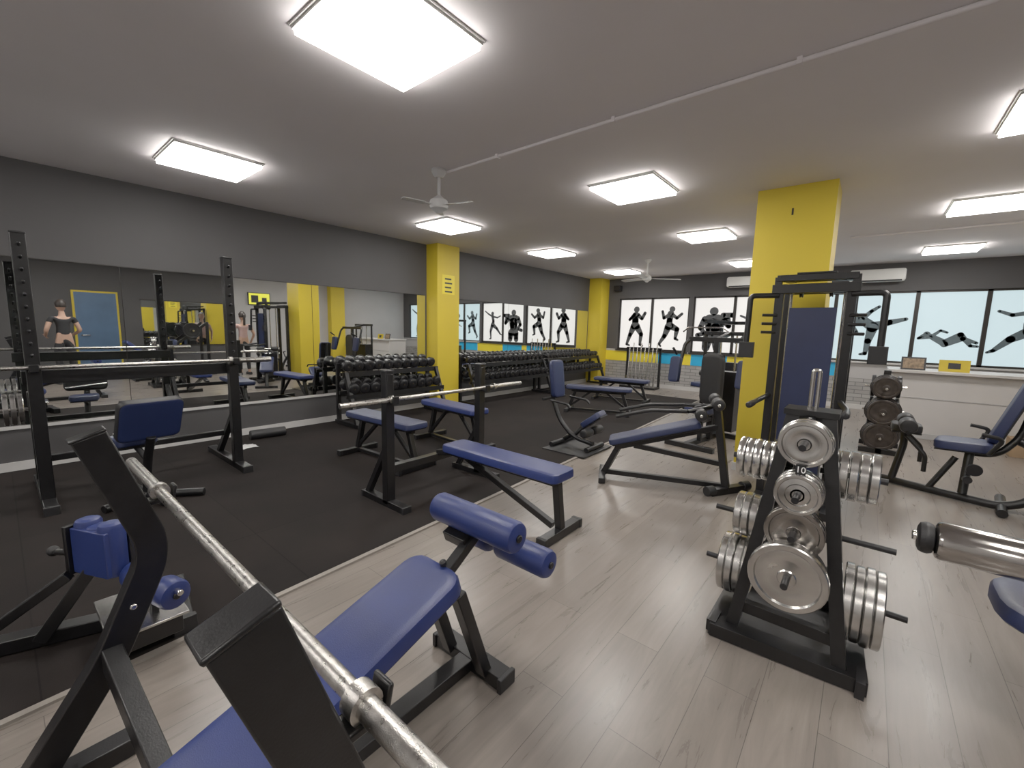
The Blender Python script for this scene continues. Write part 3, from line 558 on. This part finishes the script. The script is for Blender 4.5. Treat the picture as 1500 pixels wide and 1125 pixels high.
db_rack(2.98,4.66,rbig=.075); db_rack(5.32,7.7,rbig=.067); db_rack(7.78,10.15,rbig=.058)
# ------------------------------------------------------------------ plate storage rack (right, behind column)
b=B()
b.beam((.03,6.75,.03),(.42,6.75,.03),.06,.06,BS); b.beam((.03,7.25,.03),(.42,7.25,.03),.06,.06,BS); b.beam((.22,6.72,.03),(.22,7.28,.03),.06,.06,BS); b.beam((.22,7.0,.03),(.22,7.0,1.0),.07,.07,BS,up=(0,1,0))
for z,r in ((.80,.15),(.50,.18),(.20,.19)):
    b.cyl((.22,7.0,z),(.22,6.62,z),.014,'chrome'); b.cyl((.02,7.0,z),(.42,7.0,z),.014,'chrome')
    for i in range(4): b.plate((.22,6.93-i*.05,z),(0,1,0),r*(1-.05*i),.04,'brown_iron' if i%2 else 'dark_iron')
    for s in (-1,1): b.plate((.22+s*.12,7.0,z),(1,0,0),r*.9,.04,'dark_iron')
b.obj('plate_storage_rack',(.22,7,0),.003)
# ------------------------------------------------------------------ adductor machine
b=B()
b.tube([(.12,5.52,.036),(.50,5.36,.036),(.98,5.19,.036),(1.14,5.2,.12),(1.20,5.3,.32),(1.18,5.42,.50),(1.05,5.5,.56)],.034,BS,.1)
b.tube([(.12,5.30,.036),(.12,5.74,.036)],.034,BS,0); b.tube([(.95,4.98,.036),(1.02,5.5,.036)],.034,BS,0)
b.tube([(.76,5.29,.05),(.78,5.38,.42)],.032,BS,0); b.tube([(.55,5.34,.05),(.70,5.38,.36)],.024,BS,0)
b.pad((.74,5.42,.48),.36,.34,.075,'navy_vinyl',basis((1,-.2,.06)),.07); b.pad((1.00,5.48,.80),.60,.34,.07,'navy_vinyl',basis((.30,.03,.94),(-.94,.15,.3)),.08)
b.tube([(.78,5.40,.41),(.95,5.42,.42),(1.07,5.48,.58),(1.13,5.5,.90)],.026,BS,.08)
for s in (-1,1): b.tube([(.86,5.42+s*.24,.46),(.93,5.42+s*.26,.60),(.80,5.42+s*.26,.62)],.016,BS,.05); b.tube([(.90,5.42,.42),(.86,5.42+s*.24,.46)],.016,BS,0)
b.tube([(.30,5.44,.05),(.36,5.5,.40),(.34,5.5,.58)],.03,BS,.05)
for s in (-1,1):
    b.roller((.36,5.5+s*.06,.60),(.36,5.5+s*.26,.60),.065,'black_vinyl'); b.tube([(.36,5.5,.55),(.36,5.5+s*.3,.55)],.018,BS,0); b.tube([(.36,5.5+s*.16,.5),(.5,5.5+s*.2,.35),(.5,5.5+s*.2,.2)],.018,BS,.04)
b.pad((.36,5.5,.56),.22,.26,.07,'black_vinyl',None,.06)
b.lathe((.80,5.24,.30),(0,-1,0),[(0,.02),(0,.05),(.03,.05),(.03,.02)],'dark_iron'); b.lathe((.76,5.2,.22),(0,-1,0),[(0,.01),(0,.03),(.05,.03),(.05,.01)],'dark_iron')
b.obj('adductor_machine',(.76,5.4,0))
# ------------------------------------------------------------------ reception counter
b=B(); b.bb((.30,8.2,0),(2.55,8.26,.92),'counter_white'); b.bb((.30,8.26,0),(.36,8.85,.92),'counter_white'); b.bb((.26,8.10,.92),(2.58,8.85,.955),'counter_white'); b.bb((.30,8.192,.56),(2.55,8.2,.58),'wall_light'); b.bb((.30,8.185,0),(2.55,8.2,.08),'wall_light'); b.bb((2.49,8.26,0),(2.55,8.85,.92),'counter_white')
b.obj('reception_counter',(1.4,8.4,0),.004)
b=B(); b.box((.52,8.3,1.045),(.26,.015,.18),'dark_iron',eul(-12,0,0)); b.box((.52,8.291,1.045),(.22,.006,.14),'picture_brown',eul(-12,0,0)); b.bb((.44,8.30,.955),(.60,8.36,.965),'dark_iron'); b.obj('framed_notice',(.52,8.3,.955))
b=B(); b.box((.93,8.3,1.035),(.30,.012,.16),'yellow_paint',eul(-10,0,0)); b.box((.93,8.292,1.035),(.12,.004,.08),'dark_iron',eul(-10,0,0)); b.bb((.85,8.30,.955),(1.0,8.36,.963),'yellow_paint'); b.obj('leaflet_display',(.93,8.3,.955))
b=B(); b.bb((1.45,7.75,.0),(1.75,8.0,.22),'cardboard'); b.bb((1.59,7.748,.215),(1.61,8.002,.222),'counter_white'); b.obj('cardboard_box',(1.6,7.9,0),.003)
# ------------------------------------------------------------------ vertical bar rack at far wall
b=B(); b.beam((-4.75,10.2,.03),(-3.85,10.2,.03),.35,.05,BS); b.beam((-4.72,10.36,.03),(-4.72,10.36,1.0),.05,.05,BS,up=(0,1,0)); b.beam((-3.88,10.36,.03),(-3.88,10.36,1.0),.05,.05,BS,up=(0,1,0)); b.beam((-4.75,10.36,.98),(-3.85,10.36,.98),.05,.06,BS)
for i in range(8): 
    x=-4.65+i*.1; b.cyl((x,10.22,.05),(x+.01,10.30,1.12 if i%2 else 1.0),.014,'chrome',8); b.cyl((x,10.21,.05),(x,10.225,.3),.025,'chrome',10)
b.obj('barbell_storage_rack',(-4.3,10.3,0))
# far lat pulldown machine
b=B()
for s in (-1,1): b.beam((s*.3,.3,.03),(s*.3,.3,1.6),.05,.05,BS,up=(0,1,0))
b.beam((-.33,.3,1.6),(.33,.3,1.6),.06,.06,BS); b.beam((0,.3,1.6),(0,-.5,1.62),.06,.06,BS); b.beam((0,.3,.03),(0,-.8,.03),.06,.06,BS); b.beam((-.3,-.8,.03),(.3,-.8,.03),.06,.06,BS); b.beam((-.33,.3,.03),(.33,.3,.03),.06,.06,BS)
b.pad((0,-.45,.46),.36,.3,.07,'navy_vinyl',eul(0,0,90),.05); b.beam((0,-.45,.03),(0,-.45,.42),.05,.05,BS,up=(0,1,0)); b.bb((-.16,.22,.1),(.16,.38,.85),'dark_iron')
b.tube([(-.5,-.5,1.42),(-.38,-.5,1.5),(.38,-.5,1.5),(.5,-.5,1.42)],.014,'chrome',.03); b.cyl((0,-.5,1.5),(0,-.5,1.6),.006,'dark_iron',8); b.beam((0,-.25,.05),(0,-.25,.62),.04,.04,BS,up=(0,1,0))
b.roller((-.24,-.25,.64),(-.02,-.25,.64),.06,'black_vinyl'); b.roller((.02,-.25,.64),(.24,-.25,.64),.06,'black_vinyl')
b.obj('lat_pulldown_machine',(0,0,0),.003,loc=(-2.1,8.75,0),rz=-25)
# foam roller, towel
b=B(); b.lathe((-5.55,1.85,.067),(.1,1,0),[(0,.02),(0,.05),(.005,.055),(.38,.055),(.385,.05),(.385,.02)],'black_vinyl'); b.obj('foam_roller',(-5.5,2.05,.067))
b=B(); n=9
vs=[(-5.25+.16*(i/(n-1)-.5)+random.uniform(-.01,.01),1.70+.20*(j/(n-1)-.5)+random.uniform(-.01,.01),.012+.035*abs(math.sin(i*1.3+j*.9))*(1-abs(i/4-1))*(1-abs(j/4-1))+.006*random.random()) for i in range(n) for j in range(n)]
b.add(vs,[(i*n+j,i*n+j+1,(i+1)*n+j+1,(i+1)*n+j) for i in range(n-1) for j in range(n-1)],'cloth_white'); b.obj('gym_towel',(-5.25,1.70,.01),angle=180)
# leg press reflected in the mirror (stands right of the viewpoint)
b=B()
b.beam((-.8,-.35,.03),(.9,-.35,.03),.07,.06,BS); b.beam((-.8,.35,.03),(.9,.35,.03),.07,.06,BS); b.beam((-.8,-.38,.03),(-.8,.38,.03),.07,.06,BS); b.beam((.9,-.38,.03),(.9,.38,.03),.07,.06,BS)
for s in (-1,1): b.beam((-.55,s*.26,.25),(.8,s*.26,1.35),.06,.06,BS); b.beam((.8,s*.3,.05),(.8,s*.28,1.38),.06,.06,BS,up=(0,1,0)); b.beam((-.5,s*.3,.05),(-.5,s*.28,.32),.06,.06,BS,up=(0,1,0)); b.cyl((.45,s*.28,1.15),(.45,s*.5,1.15),.02,'chrome'); b.plate((.45,s*.36,1.15),(0,1,0),.2,.04,'dark_iron')
b.pad((-.55,0,.62),.75,.42,.08,'blue_vinyl',basis((-.7,0,.7),(.7,0,.7)),.06); b.pad((-.2,0,.38),.34,.42,.08,'blue_vinyl',basis((1,0,-.15)),.06); b.box((.40,0,1.12),(.05,.5,.5),'dark_iron',basis((.8,0,.65))); b.beam((-.5,-.28,.33),(-.5,.28,.33),.05,.05,BS); b.beam((-.3,0,.33),(-.55,0,.58),.05,.05,BS)
b.obj('leg_press_machine',(0,0,0),.004,loc=(2.0,2.8,0),rz=90)
# ------------------------------------------------------------------ people (seen in the mirrors)
def skin(name,chains,mn,parent,levels=2):
    bm=bmesh.new(); ly=bm.verts.layers.skin.verify(); cache={}
    for ch in chains:
        prev=None
        for i,(p,r) in enumerate(ch):
            k=tuple(round(c,4) for c in p)
            if k in cache: v=cache[k]; new=False
            else:
                v=bm.verts.new(p); cache[k]=v; v[ly].radius=(r if isinstance(r,tuple) else (r,r)); new=True
            if i==0 and new: v[ly].use_root=True
            if prev is not None and prev is not v: bm.edges.new((prev,v))
            prev=v
    me=bpy.data.meshes.new(name); bm.to_mesh(me); bm.free(); me.materials.append(MATS[mn])
    o=bpy.data.objects.new(name,me); bpy.context.collection.objects.link(o); o.parent=parent
    s=o.modifiers.new('skin','SKIN'); s.use_smooth_shade=True; s.branch_smoothing=.6
    ss=o.modifiers.new('sub','SUBSURF'); ss.levels=levels; ss.render_levels=levels
    return o
def person(name,loc,rz,S,shirt,pants,hairlong,armpose):
    e=bpy.data.objects.new(name,None); bpy.context.collection.objects.link(e); e.location=loc; e.rotation_euler[2]=math.radians(rz); e.scale=(S,)*3
    pel=(0,.0,.93); sp=(0,.01,1.10); ch=(0,.0,1.27); nk=(0,.01,1.43); hd=(0,-.005,1.52)
    arms=[]; hands=[]
    for s in (-1,1):
        sh=(s*.165,.005,1.365); el,wr=armpose(s); w=V(wr); dd=(w-V(el)).normalized(); palm=w+dd*.05
        arms.append([(ch,(.125,.09)),(sh,.052),(el,.038),(wr,.025),(tuple(palm),.026)])
        side=dd.cross(V((0,1,0))).normalized() if abs(dd.y)<.9 else V((1,0,0)); fw=side.cross(dd).normalized()
        for j in range(4):
            o=fw*((j-1.5)*.019); ln=[.07,.08,.075,.058][j]; p0=palm+o; p1=palm+o+dd*(.03+ln*.4)-side*s*0.004; p2=p1+dd*ln*.35-side*.012*s; p3=p2+dd*ln*.25-side*.018*s
            hands.append([(tuple(p0),.010),(tuple(p1),.009),(tuple(p2),.008),(tuple(p3),.007)])
        t0=w+dd*.02+fw*-.02; hands.append([(tuple(t0),.011),(tuple(t0-fw*.03+dd*.03),.010),(tuple(t0-fw*.038+dd*.06),.008)])
    legs=[]
    for s in (-1,1): legs.append([(pel,(.14,.10)),((s*.09,0,.86),.085),((s*.10,-.015,.49),.055),((s*.105,.015,.10),.035),((s*.11,.02,.05),.038),((s*.12,-.11,.03),.03),((s*.12,-.15,.025),.02)])
    skin('body',[[(pel,(.14,.10)),(sp,(.115,.085)),(ch,(.125,.09)),(nk,.05),(hd,.05)]]+arms+legs,'skin',e)
    skin('hands',hands,'skin',e,1)
    skin('shirt',[[((0,0,.95),(.145,.108)),(sp,(.128,.097)),(ch,(.137,.102)),((0,.01,1.36),(.10,.07))]]+[[(ch,(.137,.102)),((s*.16,.005,1.36),.06),(tuple(V((s*.165,.005,1.365)).lerp(V(armpose(s)[0]),.45)),.054)] for s in (-1,1)],shirt,e)
    skin('trousers',[[(pel,(.150,.112)),((0,0,.99),(.142,.106))]]+[[(pel,(.150,.112)),((s*.09,0,.86),.095),((s*.10,-.015,.49),.064),((s*.105,.012,.12),.046)] for s in (-1,1)],pants,e)
    b=B()
    for s in (-1,1): b.pad((s*.118,-.045,.035),.27,.095,.07,'cloth_black',eul(0,0,90),.045,.02,None)
    b.obj('shoes',parent=e)
    b=B(); n=20; vs=[];fs=[]; m=14
    for i in range(m+1):
        th=math.pi*i/m
        for j in range(n):
            ph=2*math.pi*j/n; x=math.sin(th)*math.cos(ph); y=math.sin(th)*math.sin(ph); z=math.cos(th)
            X=x*.075*(1-.22*max(0,-z)); Y=y*.095*(1-.1*max(0,-z)); Z=z*.12
            if y<-.85 and -.35<z<.1: Y-=.018*(1-abs(z+.13)/.25)
            if y<-.5 and z<-.7: Y-=.01
            vs.append((X,Y-.01,1.60+Z))
    for i in range(m):
        for j in range(n): fs.append((i*n+j,i*n+(j+1)%n,(i+1)*n+(j+1)%n,(i+1)*n+j))
    b.add(vs,fs,'skin')
    for s in (-1,1):
        b.lathe((s*.03,-.093,1.605),(0,-1,0),[(0,.012),(.004,.009),(.006,.003)],'eye_dark',10); b.pad((s*.076,.0,1.595),.05,.03,.014,'skin',basis((0,0,1),(s,0,0)),.014,.004,None)
        b.box((s*.03,-.098,1.632),(.03,.006,.006),'hair_dark')
    b.box((0,-.098,1.545),(.042,.008,.010),'lip')
    b.lathe((0,-.098,1.555),(0,-.3,1),[(0,.012),(.012,.013),(.03,.007),(.045,.004)],'skin',10)
    b.obj('head',parent=e,angle=60)
    b=B(); vs=[];fs=[]
    for i in range(m+1):
        th=math.pi*.62*i/m
        for j in range(n):
            ph=2*math.pi*j/n; x=math.sin(th)*math.cos(ph); y=math.sin(th)*math.sin(ph); z=math.cos(th)
            if y<-.2: z=max(z,.42-.15*(y+.2)); 
            vs.append((x*.086,y*.104+.004,1.615+z*.125))
    for i in range(m):
        for j in range(n): fs.append((i*n+j,i*n+(j+1)%n,(i+1)*n+(j+1)%n,(i+1)*n+j))
    b.add(vs,fs,'hair_dark')
    if hairlong: b.sweep([(0,.09,1.66),(0,.15,1.63),(0,.155,1.5),(0,.13,1.36)],[(.03*math.cos(k*math.pi/4),.03*math.sin(k*math.pi/4)) for k in range(8)],'hair_dark',.04)
    b.obj('hair',parent=e,angle=60)
    return e
person('woman',(1.15,4.25,0),90,.97,'cloth_pink','cloth_black',True,lambda s:((s*.27,.02,1.12),(s*.22,-.09,.90)))
person('man',(1.45,.95,0),75,1.03,'cloth_black','cloth_black',False,lambda s:((s*.26,.02,1.10),(s*.20,-.20,1.0)))
# ------------------------------------------------------------------ camera
yaw,pitch,roll=(math.radians(a) for a in (39.54,7.39,-1.37))
F=V((-math.sin(yaw)*math.cos(pitch),math.cos(yaw)*math.cos(pitch),-math.sin(pitch))); r0=V((math.cos(yaw),math.sin(yaw),0)); d0=F.cross(r0)
Rr=r0*math.cos(roll)+d0*math.sin(roll); Dd=d0*math.cos(roll)-r0*math.sin(roll)
cd=bpy.data.cameras.new('camera'); co=bpy.data.objects.new('camera',cd); bpy.context.collection.objects.link(co)
M3=Matrix((Rr,-Dd,-F)).transposed(); co.matrix_world=Matrix.Translation((0,0,1.4))@M3.to_4x4()
cd.sensor_width=36; cd.sensor_fit='HORIZONTAL'; cd.lens=626.3/1500*36; cd.clip_start=.02
bpy.context.scene.camera=co
w=bpy.data.worlds.new('world'); w.use_nodes=True; w.node_tree.nodes['Background'].inputs[0].default_value=(.6,.7,.8,1); w.node_tree.nodes['Background'].inputs[1].default_value=.3; bpy.context.scene.world=w
vs_=bpy.context.scene.view_settings; vs_.view_transform='Standard'; vs_.gamma=1.26
